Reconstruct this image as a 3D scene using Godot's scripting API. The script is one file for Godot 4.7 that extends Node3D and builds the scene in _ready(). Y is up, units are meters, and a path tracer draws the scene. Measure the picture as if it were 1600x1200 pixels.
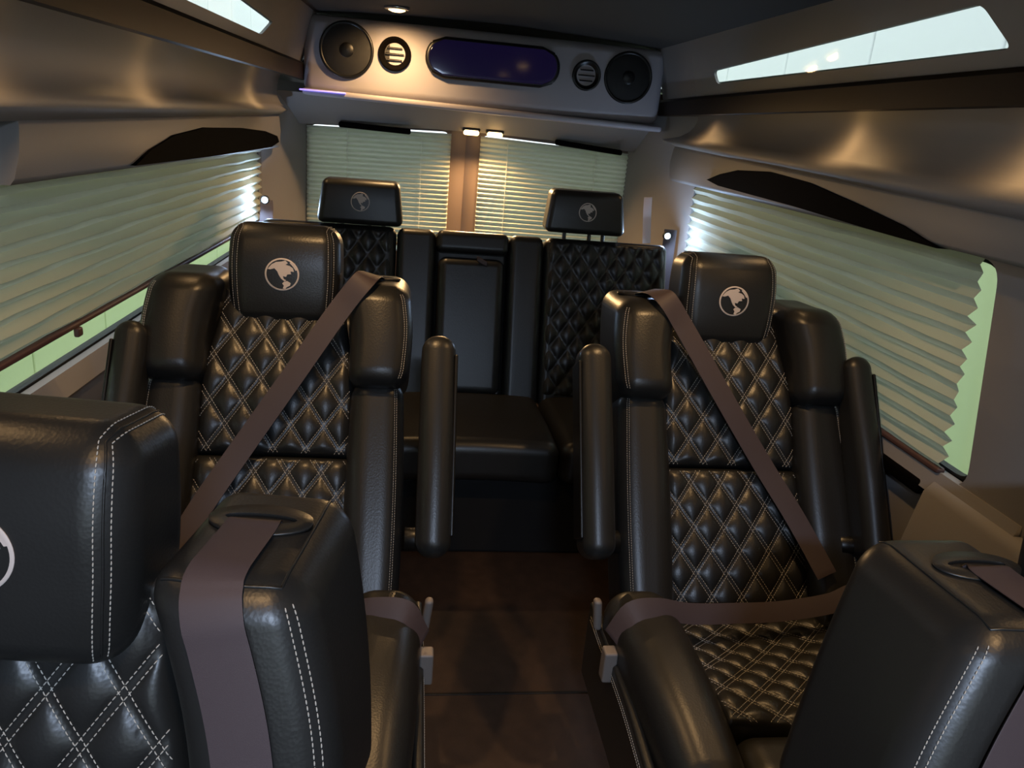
extends Node3D

# ------------------------------------------------------------------ mesh kit
class M:
	var v := PackedVector3Array()
	var t := PackedInt32Array()
	func tri(a: int, b: int, c: int) -> void:
		t.append(a); t.append(b); t.append(c)
	func quad(a: int, b: int, c: int, d: int) -> void:
		t.append(a); t.append(b); t.append(c)
		t.append(a); t.append(c); t.append(d)
	func pt(p: Vector3) -> int:
		v.append(p)
		return v.size() - 1

var last_wing: Callable
var mats := {}
var taken := {}

func numbered(called: String) -> String:
	if not taken.has(called):
		taken[called] = 0
		return called
	taken[called] += 1
	return "%s_%03d" % [called, taken[called]]

# one mesh of m; triangles are listed clockwise as seen from outside; flip mirrors in x
func mesh_of(m: M, flip := false, flat := false) -> ArrayMesh:
	var vs := m.v
	var ts := m.t
	if flat:
		var fv := PackedVector3Array()
		var ft := PackedInt32Array()
		for i in ts.size():
			fv.append(vs[ts[i]])
			ft.append(i)
		vs = fv
		ts = ft
	if flip:
		var mv := PackedVector3Array()
		mv.resize(vs.size())
		for i in vs.size():
			mv[i] = Vector3(-vs[i].x, vs[i].y, vs[i].z)
		vs = mv
		var mt := PackedInt32Array()
		mt.resize(ts.size())
		for i in range(0, ts.size(), 3):
			mt[i] = ts[i]; mt[i + 1] = ts[i + 2]; mt[i + 2] = ts[i + 1]
		ts = mt
	var ns := PackedVector3Array()
	ns.resize(vs.size())
	for i in range(0, ts.size(), 3):
		var a := ts[i]
		var b := ts[i + 1]
		var c := ts[i + 2]
		var n := (vs[c] - vs[a]).cross(vs[b] - vs[a])
		ns[a] += n; ns[b] += n; ns[c] += n
	for i in ns.size():
		ns[i] = ns[i].normalized() if ns[i].length_squared() > 0.0 else Vector3.UP
	var arr := []
	arr.resize(Mesh.ARRAY_MAX)
	arr[Mesh.ARRAY_VERTEX] = vs
	arr[Mesh.ARRAY_NORMAL] = ns
	arr[Mesh.ARRAY_INDEX] = ts
	var am := ArrayMesh.new()
	am.add_surface_from_arrays(Mesh.PRIMITIVE_TRIANGLES, arr)
	return am

func put(m: M, called: String, mat: String, parent: Node3D = null, flip := false, flat := false) -> MeshInstance3D:
	var o := MeshInstance3D.new()
	o.mesh = mesh_of(m, flip, flat)
	o.material_override = mats[mat]
	o.name = called if parent else numbered(called)
	(parent if parent else self).add_child(o, true)
	return o

func tag(o: Node3D, label: String, category: String, group := "") -> Node3D:
	o.set_meta("label", label)
	o.set_meta("category", category)
	if group: o.set_meta("group", group)
	return o

func thing(called: String, label: String, category: String, at := Vector3.ZERO, group := "") -> Node3D:
	var o := Node3D.new()
	o.name = numbered(called)
	add_child(o)
	o.position = at
	return tag(o, label, category, group)

func struct_node(called: String, label: String) -> Node3D:
	var o := Node3D.new()
	o.name = called
	add_child(o)
	o.set_meta("kind", "structure")
	o.set_meta("label", label)
	return o

func struct_mesh(m: M, called: String, mat: String, label: String, flat := false) -> MeshInstance3D:
	var o := put(m, called, mat, null, false, flat)
	o.set_meta("kind", "structure")
	o.set_meta("label", label)
	return o

func stuff(o: Node3D) -> Node3D:
	o.set_meta("kind", "stuff")
	return o

# --- rounded box
func coords(h: float, r: float, seg: int, k: int) -> PackedFloat32Array:
	var a := PackedFloat32Array()
	for i in k: a.append(-(h - r) - r * tan(PI / 4.0 * (1.0 - float(i) / k)))
	for i in seg + 1: a.append(-(h - r) + 2.0 * (h - r) * i / seg)
	for i in k: a.append((h - r) + r * tan(PI / 4.0 * float(i + 1) / k))
	return a

func rb(p: Vector3, half: Vector3, r: float) -> Vector3:
	var inner := Vector3(clampf(p.x, -(half.x - r), half.x - r), clampf(p.y, -(half.y - r), half.y - r), clampf(p.z, -(half.z - r), half.z - r))
	var d := p - inner
	return inner + d.normalized() * r if d.length_squared() > 1e-14 else p

func rbox(m: M, half: Vector3, r: float, seg: int, k: int, fn: Callable) -> void:
	r = minf(r, minf(half.x, minf(half.y, half.z)) * 0.999)
	var cs := [coords(half.x, r, seg, k), coords(half.y, r, seg, k), coords(half.z, r, seg, k)]
	var n := seg + 2 * k
	var ids := {}
	for ax in 3:
		var u := (ax + 1) % 3
		var w := (ax + 2) % 3
		for s in 2:
			for i in n:
				for j in n:
					var q := []
					for e in [[0, 0], [1, 0], [1, 1], [0, 1]]:
						var key := Vector3i.ZERO
						key[ax] = n * s
						key[u] = i + e[0]
						key[w] = j + e[1]
						if not ids.has(key):
							var p := rb(Vector3(cs[0][key.x], cs[1][key.y], cs[2][key.z]), half, r)
							ids[key] = m.pt(fn.call(p))
						q.append(ids[key])
					if s == 1: m.quad(q[0], q[3], q[2], q[1])
					else: m.quad(q[0], q[1], q[2], q[3])

func box_at(m: M, c: Vector3, half: Vector3, r := 0.004, b := Basis.IDENTITY, seg := 1, k := 2) -> void:
	rbox(m, half, r, seg, k, func(p: Vector3): return c + b * p)

# --- tube along points
func tube(m: M, pts: Array, rad: float, n := 8, caps := true) -> void:
	var rings := []
	for i in pts.size():
		var d: Vector3 = (pts[mini(i + 1, pts.size() - 1)] - pts[maxi(i - 1, 0)]).normalized()
		var a := d.cross(Vector3.UP if absf(d.y) < 0.9 else Vector3.RIGHT).normalized()
		var b := d.cross(a)
		var ring := []
		for j in n:
			var w := TAU * j / n
			ring.append(m.pt(pts[i] + (a * cos(w) + b * sin(w)) * rad))
		rings.append(ring)
	for i in pts.size() - 1:
		for j in n:
			var k := (j + 1) % n
			m.quad(rings[i][j], rings[i][k], rings[i + 1][k], rings[i + 1][j])
	if caps:
		for e in [0, pts.size() - 1]:
			var c := m.pt(pts[e])
			for j in n:
				var k := (j + 1) % n
				if e == 0: m.tri(c, rings[e][k], rings[e][j])
				else: m.tri(c, rings[e][j], rings[e][k])

# --- lathe: profile [(radius, height along axis)], placed by transform (axis = +z)
func lathe(m: M, prof: Array, n: int, xf: Transform3D, squash := 1.0) -> void:
	var rings := []
	for p in prof:
		var ring := []
		for j in n:
			var w := TAU * j / n
			ring.append(m.pt(xf * Vector3(p[0] * cos(w), p[0] * sin(w) * squash, p[1])))
		rings.append(ring)
	for i in prof.size() - 1:
		for j in n:
			var k := (j + 1) % n
			m.quad(rings[i][j], rings[i + 1][j], rings[i + 1][k], rings[i][k])

# --- ribbon (belt webbing)
func ribbon(m: M, pts: Array, sides: Array, width: float, thick := 0.0025) -> void:
	var rings := []
	for i in pts.size():
		var d: Vector3 = (pts[mini(i + 1, pts.size() - 1)] - pts[maxi(i - 1, 0)]).normalized()
		var s: Vector3 = sides[i]
		s = (s - d * s.dot(d)).normalized()
		var nn := d.cross(s)
		var ring := []
		for q in [[-1, -1], [-1, 1], [1, 1], [1, -1]]:
			ring.append(m.pt(pts[i] + s * width * 0.5 * q[0] + nn * thick * 0.5 * q[1]))
		rings.append(ring)
	for i in pts.size() - 1:
		for j in 4:
			var k := (j + 1) % 4
			m.quad(rings[i][j], rings[i][k], rings[i + 1][k], rings[i + 1][j])
	m.quad(rings[0][3], rings[0][2], rings[0][1], rings[0][0])
	var e: int = pts.size() - 1
	m.quad(rings[e][0], rings[e][1], rings[e][2], rings[e][3])

func smooth_path(pts: Array, n: int) -> Array:
	var out := []
	for i in pts.size() - 1:
		var p0: Vector3 = pts[maxi(i - 1, 0)]
		var p1: Vector3 = pts[i]
		var p2: Vector3 = pts[i + 1]
		var p3: Vector3 = pts[mini(i + 2, pts.size() - 1)]
		for k in n:
			var u := float(k) / n
			out.append(0.5 * ((2.0 * p1) + (p2 - p0) * u + (2.0 * p0 - 5.0 * p1 + 4.0 * p2 - p3) * u * u + (3.0 * p1 - p0 - 3.0 * p2 + p3) * u * u * u))
	out.append(pts[pts.size() - 1])
	return out

func same(v: Vector3, n: int) -> Array:
	var a := []
	for i in n: a.append(v)
	return a

# --- one thread stitch
func stitch(m: M, a: Vector3, b: Vector3, nrm: Vector3, rad: float) -> void:
	var d := (b - a).normalized()
	var s := d.cross(nrm).normalized() * rad
	var h := nrm.normalized() * rad
	var mid := (a + b) * 0.5
	var r0 := []
	var r1 := []
	for q in [-s, h, s, -h]:
		r0.append(m.pt(a + q * 0.6))
		r1.append(m.pt(b + q * 0.6))
	var rm := []
	for q in [-s, h, s, -h]: rm.append(m.pt(mid + q + h * 0.5))
	for j in 4:
		var k := (j + 1) % 4
		m.quad(r0[j], r0[k], rm[k], rm[j])
		m.quad(rm[j], rm[k], r1[k], r1[j])

# stitches along a polyline given with normals
func stitch_path(m: M, pts: Array, nrms: Array, pitch := 0.0058, part := 0.68, rad := 0.0008) -> void:
	var total := 0.0
	var cum := [0.0]
	for i in range(1, pts.size()):
		total += (pts[i] - pts[i - 1]).length()
		cum.append(total)
	var at := 0.0
	var seg := 0
	while at + pitch * part < total:
		while seg < pts.size() - 2 and cum[seg + 1] < at: seg += 1
		var u0: float = (at - cum[seg]) / maxf(cum[seg + 1] - cum[seg], 1e-6)
		var a: Vector3 = pts[seg].lerp(pts[seg + 1], u0)
		var e := at + pitch * part
		var s2 := seg
		while s2 < pts.size() - 2 and cum[s2 + 1] < e: s2 += 1
		var u1: float = (e - cum[s2]) / maxf(cum[s2 + 1] - cum[s2], 1e-6)
		var b: Vector3 = pts[s2].lerp(pts[s2 + 1], u1)
		stitch(m, a, b, nrms[seg], rad)
		at += pitch

# --- quilted panel: half width function of s, from s0 to s1, diamonds dx by ds; place maps (x, s, n) to local
func pillow(x: float, s: float, dx: float, ds: float, depth: float) -> float:
	var p := x / dx + s / ds
	var q := x / dx - s / ds
	var wd := dx * ds / sqrt(dx * dx + ds * ds)
	var dp := maxf(0.0, absf(p - roundf(p)) * wd - 0.004)
	var dq := maxf(0.0, absf(q - roundf(q)) * wd - 0.004)
	var half := wd * 0.5 - 0.004
	var a := sin(PI * 0.5 * clampf(dp / half, 0, 1))
	var b := sin(PI * 0.5 * clampf(dq / half, 0, 1))
	return depth * sqrt(a * b)

func quilt(called: String, mat: String, parent: Node3D, flip: bool, wfun: Callable, s0: float, s1: float, dx: float, ds: float, depth: float, base: Callable, place: Callable, nu := 84, nv := 84, thread := "thread", skirt := 0.05) -> MeshInstance3D:
	var surf := func(x: float, s: float) -> float:
		var w: float = wfun.call(s)
		var e := minf(minf(w - absf(x), s - s0), s1 - s)
		var edge := clampf(e / 0.014, 0.0, 1.0)
		var drop := (1.0 - sqrt(1.0 - (1.0 - edge) * (1.0 - edge))) * 0.014
		return base.call(x, s) + pillow(x, s, dx, ds, depth) * clampf(e / 0.02, 0.0, 1.0) - drop
	var m := M.new()
	for j in nv + 1:
		var s: float = s0 + (s1 - s0) * j / nv
		var w: float = wfun.call(s)
		for i in nu + 1:
			var x: float = -w + 2.0 * w * i / nu
			m.pt(place.call(Vector3(x, s, surf.call(x, s))))
	var row := nu + 1
	for j in nv:
		for i in nu:
			var a := j * row + i
			m.quad(a, a + row, a + row + 1, a + 1)
	var loop := []
	for i in nu: loop.append([i, 0])
	for j in nv: loop.append([nu, j])
	for i in nu: loop.append([nu - i, nv])
	for j in nv: loop.append([0, nv - j])
	var back := []
	for l in loop:
		var s: float = s0 + (s1 - s0) * l[1] / nv
		var w: float = wfun.call(s)
		var x: float = -w + 2.0 * w * l[0] / nu
		back.append(m.pt(place.call(Vector3(x, s, base.call(x, s) - skirt))))
	for k in loop.size():
		var k2 := (k + 1) % loop.size()
		var a: int = loop[k][1] * row + loop[k][0]
		var b: int = loop[k2][1] * row + loop[k2][0]
		m.quad(a, b, back[k2], back[k])
	var o := put(m, called, mat, parent, flip)
	if thread != "":
		var st := M.new()
		var wmax := 0.0
		for j in 9: wmax = maxf(wmax, wfun.call(s0 + (s1 - s0) * j / 8.0))
		for fam in [1.0, -1.0]:
			var d := Vector2(dx, -fam * ds).normalized()
			var nn := Vector2(-d.y, d.x)
			var wd := dx * ds / sqrt(dx * dx + ds * ds)
			var lim := int(ceil((wmax + maxf(absf(s0), absf(s1))) / wd)) + 4
			for k in range(-lim, lim + 1):
				var o0 := Vector2(dx * k, 0.0)
				for off in [-0.0042, 0.0042]:
					var run := []
					var nr := []
					var span := 1.2
					var steps := int(span / 0.003)
					for q in range(-steps, steps + 1):
						var p2: Vector2 = o0 + nn * off + d * (q * 0.003)
						var inside := p2.y > s0 + 0.004 and p2.y < s1 - 0.004
						if inside: inside = absf(p2.x) < float(wfun.call(p2.y)) - 0.004
						if inside:
							run.append(place.call(Vector3(p2.x, p2.y, surf.call(p2.x, p2.y) + 0.0006)))
							nr.append((place.call(Vector3(0, 0, 1)) - place.call(Vector3.ZERO)).normalized())
						elif run.size() > 0:
							if run.size() > 3: stitch_path(st, run, nr, 0.0062, 0.7, 0.00075)
							run = []
							nr = []
					if run.size() > 3: stitch_path(st, run, nr, 0.0062, 0.7, 0.00075)
		stuff(put(st, "stitching", thread, o, flip))
	return o

# --- flat ring between two loops of (u, v), mapped by place(u, v, depth), thick along depth
func quadloop(c: Array, r: float, nc: int, ne: int) -> Array:
	var out := []
	for i in 4:
		var a: Vector2 = c[(i + 3) % 4]
		var b: Vector2 = c[i]
		var d: Vector2 = c[(i + 1) % 4]
		var p := b + (a - b).normalized() * r
		var q := b + (d - b).normalized() * r
		for k in nc + 1:
			var u := float(k) / nc
			out.append(p * (1 - u) * (1 - u) + b * 2.0 * u * (1 - u) + q * u * u)
		var e := d + (b - d).normalized() * r
		for k in range(1, ne):
			out.append(q.lerp(e, float(k) / ne))
	return out

func ring_panel(m: M, inner: Array, outer: Array, place: Callable, thick: float, turned := false) -> void:
	var n := inner.size()
	var a := []; var b := []; var c := []; var d := []
	var e := []
	for i in n:
		a.append(m.pt(place.call(inner[i].x, inner[i].y, 0.0)))
		b.append(m.pt(place.call(outer[i].x, outer[i].y, 0.0)))
		c.append(m.pt(place.call(inner[i].x, inner[i].y, thick)))
		d.append(m.pt(place.call(outer[i].x, outer[i].y, thick)))
		e.append(m.pt(place.call(inner[i].x, inner[i].y, 0.0)))
	for i in n:
		var k := (i + 1) % n
		var qs := [[a[i], b[i], b[k], a[k]], [c[k], d[k], d[i], c[i]], [e[k], c[k], c[i], e[i]], [b[i], d[i], d[k], b[k]]]
		for q in qs:
			if turned: m.quad(q[3], q[2], q[1], q[0])
			else: m.quad(q[0], q[1], q[2], q[3])

# polygon (u, v) as a plate with thickness
func plate(m: M, poly: PackedVector2Array, place: Callable, thick: float) -> void:
	var idx := Geometry2D.triangulate_polygon(poly)
	var n := poly.size()
	var f := []; var g := []; var f2 := []; var g2 := []
	for p in poly:
		f.append(m.pt(place.call(p.x, p.y, 0.0)))
		g.append(m.pt(place.call(p.x, p.y, thick)))
	for p in poly:
		f2.append(m.pt(place.call(p.x, p.y, 0.0)))
		g2.append(m.pt(place.call(p.x, p.y, thick)))
	for i in range(0, idx.size(), 3):
		m.tri(f[idx[i]], f[idx[i + 1]], f[idx[i + 2]])
		m.tri(g[idx[i + 2]], g[idx[i + 1]], g[idx[i]])
	for i in n:
		var k := (i + 1) % n
		m.quad(f2[i], f2[k], g2[k], g2[i])

# solid sheet over a grid; place(u, v, depth)
func sheet(m: M, us: Array, vs: Array, place: Callable, thick: float) -> void:
	var nu := us.size()
	var nv := vs.size()
	var base := m.v.size()
	for dp in [0.0, thick]:
		for j in nv:
			for i in nu:
				m.pt(place.call(us[i], vs[j], dp))
	var lay := nu * nv
	for j in nv - 1:
		for i in nu - 1:
			var a := base + j * nu + i
			m.quad(a, a + nu, a + nu + 1, a + 1)
			m.quad(lay + a, lay + a + 1, lay + a + nu + 1, lay + a + nu)
	var loop := []
	for i in nu - 1: loop.append([i, 0])
	for j in nv - 1: loop.append([nu - 1, j])
	for i in nu - 1: loop.append([nu - 1 - i, nv - 1])
	for j in nv - 1: loop.append([0, nv - 1 - j])
	var ring := []
	for l in loop:
		ring.append([m.pt(place.call(us[l[0]], vs[l[1]], 0.0)), m.pt(place.call(us[l[0]], vs[l[1]], thick))])
	for k in loop.size():
		var q: Array = ring[(k + 1) % loop.size()]
		m.quad(ring[k][0], q[0], q[1], ring[k][1])

func steps(a: float, b: float, n: int) -> Array:
	var o := []
	for i in n + 1: o.append(a + (b - a) * i / n)
	return o

# ------------------------------------------------------------------ materials
func noise_image(seed_: int, freq: float, kind: int, size := 512) -> Image:
	var f := FastNoiseLite.new()
	f.seed = seed_
	f.noise_type = kind
	f.frequency = freq
	f.fractal_octaves = 4
	if kind == FastNoiseLite.TYPE_CELLULAR:
		f.cellular_return_type = FastNoiseLite.RETURN_DISTANCE
		f.fractal_type = FastNoiseLite.FRACTAL_NONE
	return f.get_seamless_image(size, size)

func bump(seed_: int, freq: float, kind: int, strength: float) -> ImageTexture:
	var im := noise_image(seed_, freq, kind)
	im.convert(Image.FORMAT_RGBA8)
	im.bump_map_to_normal_map(strength)
	return ImageTexture.create_from_image(im)

func tone(seed_: int, freq: float, lo: Color, hi: Color) -> ImageTexture:
	var im := noise_image(seed_, freq, FastNoiseLite.TYPE_SIMPLEX_SMOOTH, 256)
	var out := Image.create(256, 256, false, Image.FORMAT_RGB8)
	for y in 256:
		for x in 256:
			out.set_pixel(x, y, lo.lerp(hi, im.get_pixel(x, y).r))
	return ImageTexture.create_from_image(out)

func mat(called: String, col: Color, rough: float, metal := 0.0, nrm: Texture2D = null, nscale := 0.3, uv := 6.0) -> StandardMaterial3D:
	var s := StandardMaterial3D.new()
	s.albedo_color = col
	s.roughness = rough
	s.metallic = metal
	if nrm:
		s.normal_enabled = true
		s.normal_texture = nrm
		s.normal_scale = nscale
		s.uv1_triplanar = true
		s.uv1_scale = Vector3.ONE * uv
	mats[called] = s
	return s

func glow(called: String, col: Color, energy: float) -> void:
	var s := StandardMaterial3D.new()
	s.albedo_color = Color(0.9, 0.9, 0.9)
	s.emission_enabled = true
	s.emission = col
	s.emission_energy_multiplier = energy
	mats[called] = s

func make_materials() -> void:
	var grain := bump(3, 0.06, FastNoiseLite.TYPE_CELLULAR, 3.0)
	var fine := bump(5, 0.09, FastNoiseLite.TYPE_SIMPLEX, 2.0)
	var weave := bump(8, 0.16, FastNoiseLite.TYPE_SIMPLEX, 3.0)
	mat("leather", Color(0.130, 0.130, 0.126), 0.37, 0.0, grain, 0.25, 9.0)
	mat("thread", Color(0.72, 0.70, 0.66), 0.8)
	mat("emblem", Color(0.80, 0.75, 0.72), 0.6)
	mat("belt", Color(0.265, 0.222, 0.232), 0.62, 0.0, weave, 0.4, 22.0)
	mat("vinyl", Color(0.53, 0.515, 0.505), 0.55, 0.0, fine, 0.12, 5.0)
	mat("vinyl_lit", Color(0.64, 0.62, 0.64), 0.55, 0.0, fine, 0.12, 5.0)  # wall vinyl again, paler and faintly violet: light on the console put into colour
	mat("ceiling_cloth", Color(0.20, 0.19, 0.175), 0.85, 0.0, weave, 0.3, 8.0)
	mat("rail_wood", Color(0.125, 0.085, 0.035), 0.42).metallic_specular = 0.25
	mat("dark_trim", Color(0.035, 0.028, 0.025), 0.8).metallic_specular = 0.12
	mat("rubber", Color(0.05, 0.05, 0.05), 0.6)
	mat("plastic_black", Color(0.05, 0.05, 0.05), 0.35)
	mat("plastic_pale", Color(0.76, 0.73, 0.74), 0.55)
	mat("door_trim", Color(0.41, 0.35, 0.31), 0.55, 0.0, fine, 0.12, 5.0)
	mat("plastic_grey", Color(0.45, 0.42, 0.40), 0.5)
	mat("metal", Color(0.75, 0.72, 0.66), 0.25, 1.0)
	mat("chrome", Color(0.8, 0.8, 0.8), 0.15, 1.0)
	mat("speaker_mesh", Color(0.035, 0.034, 0.033), 0.5, 0.0, weave, 0.8, 30.0)
	mat("lens", Color(0.04, 0.04, 0.042), 0.4)
	var fl := mat("floor", Color(1, 1, 1), 0.48, 0.0, fine, 0.15, 3.0)
	fl.albedo_texture = tone(12, 0.02, Color(0.20, 0.150, 0.125), Color(0.25, 0.19, 0.155))
	mat("carpet", Color(0.07, 0.07, 0.075), 0.95, 0.0, weave, 0.6, 10.0)
	var bl := mat("shade_cloth", Color(0.69, 0.70, 0.65), 0.9, 0.0, weave, 0.25, 10.0)
	bl.backlight_enabled = true
	bl.backlight = Color(0.62, 0.62, 0.57)
	bl.cull_mode = BaseMaterial3D.CULL_DISABLED
	mat("shade_rail", Color(0.34, 0.24, 0.22), 0.6)
	mat("cord", Color(0.85, 0.85, 0.8), 0.7)
	mat("wall_green", Color(0.78, 0.83, 0.63), 0.9)
	mat("wall_pale", Color(0.95, 0.96, 0.96), 0.9)
	mat("ground", Color(0.70, 0.73, 0.66), 0.9)
	mat("body", Color(0.3, 0.3, 0.3), 0.5)
	var g := StandardMaterial3D.new()
	g.transparency = BaseMaterial3D.TRANSPARENCY_ALPHA
	g.albedo_color = Color(0.80, 0.92, 0.82, 0.10)
	g.roughness = 0.03
	g.metallic_specular = 0.15
	mats["glass"] = g
	var tv := mat("tv_glass", Color(0.02, 0.02, 0.035), 0.08)
	tv.emission_enabled = true
	tv.emission = Color(0.24, 0.18, 0.46)  # faint violet emission stands in for the reflection on the dark screen
	tv.emission_energy_multiplier = 0.028
	glow("warm_glow", Color(1.0, 0.80, 0.50), 3.0)
	glow("cool_glow", Color(0.80, 0.92, 1.0), 3.0)
	glow("violet_glow", Color(0.45, 0.35, 1.0), 0.5)

const WARM := Color(1.0, 0.80, 0.55)
const COOL := Color(0.72, 0.84, 1.0)

func omni(at: Vector3, col: Color, e: float, size: float, parent: Node3D) -> void:
	var l := OmniLight3D.new()
	l.name = "lamp_light"
	l.light_color = col
	l.light_energy = e
	l.light_size = size
	l.omni_range = 12.0
	l.omni_attenuation = 2.0
	l.shadow_enabled = true
	parent.add_child(l, true)
	l.global_position = at

func spot(at: Vector3, to: Vector3, col: Color, e: float, size: float, angle: float, parent: Node3D, soft := 1.0) -> void:
	var l := SpotLight3D.new()
	l.name = "lamp_light"
	l.light_color = col
	l.light_energy = e
	l.light_size = size
	l.spot_range = 12.0
	l.spot_attenuation = 2.0
	l.spot_angle = angle
	l.spot_angle_attenuation = soft
	l.shadow_enabled = true
	parent.add_child(l, true)
	var up := Vector3.UP if absf((to - at).normalized().y) < 0.95 else Vector3.FORWARD
	l.look_at_from_position(at, to, up)

# ------------------------------------------------------------------ seats
var REC := 0.5538   # recline of the backrest in radians
var BY := 0.40   # height of the joint of cushion and backrest

func back_place(p: Vector3) -> Vector3:   # (x, s, n) of the reclined backrest to seat coordinates
	return Vector3(p.x, BY + p.y * cos(REC) + p.z * sin(REC), -p.y * sin(REC) + p.z * cos(REC))

const GLOBE_NORTH := [[-0.86, 0.30], [-0.62, 0.60], [-0.36, 0.76], [-0.05, 0.80], [0.18, 0.88], [0.34, 0.72], [0.20, 0.62], [0.45, 0.55], [0.64, 0.42], [0.70, 0.20], [0.50, 0.22], [0.54, 0.05], [0.32, 0.02], [0.24, -0.14], [0.05, -0.10], [0.10, -0.28], [0.26, -0.36], [0.15, -0.42], [-0.05, -0.26], [-0.18, -0.05], [-0.28, 0.18], [-0.45, 0.36], [-0.70, 0.28]]
const GLOBE_SOUTH := [[0.12, -0.45], [0.30, -0.40], [0.52, -0.52], [0.48, -0.68], [0.30, -0.78], [0.20, -0.90], [0.06, -0.88], [0.12, -0.70], [0.02, -0.56]]
const GLOBE_EAST := [[0.44, 0.74], [0.52, 0.80], [0.76, 0.58], [0.88, 0.30], [0.80, 0.28], [0.66, 0.50]]

func emblem(parent: Node3D, r: float, place: Callable, c := Vector2.ZERO) -> void:
	var m := M.new()
	for g in [GLOBE_NORTH, GLOBE_SOUTH, GLOBE_EAST]:
		var poly := PackedVector2Array()
		for p in g: poly.append(Vector2(p[0], p[1]) * r + c)
		if not Geometry2D.is_polygon_clockwise(poly): poly.reverse()
		plate(m, poly, place, -0.002)
	var inner := []
	var outer := []
	for i in 56:
		var w := TAU * i / 56
		var d := Vector2(cos(w), sin(w))
		inner.append(c + d * r * 0.925)
		outer.append(c + d * r * 1.02)
	ring_panel(m, inner, outer, place, -0.002, true)
	put(m, "globe_emblem", "emblem", parent).set_meta("label", "pale embroidered globe emblem in a ring")

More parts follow.
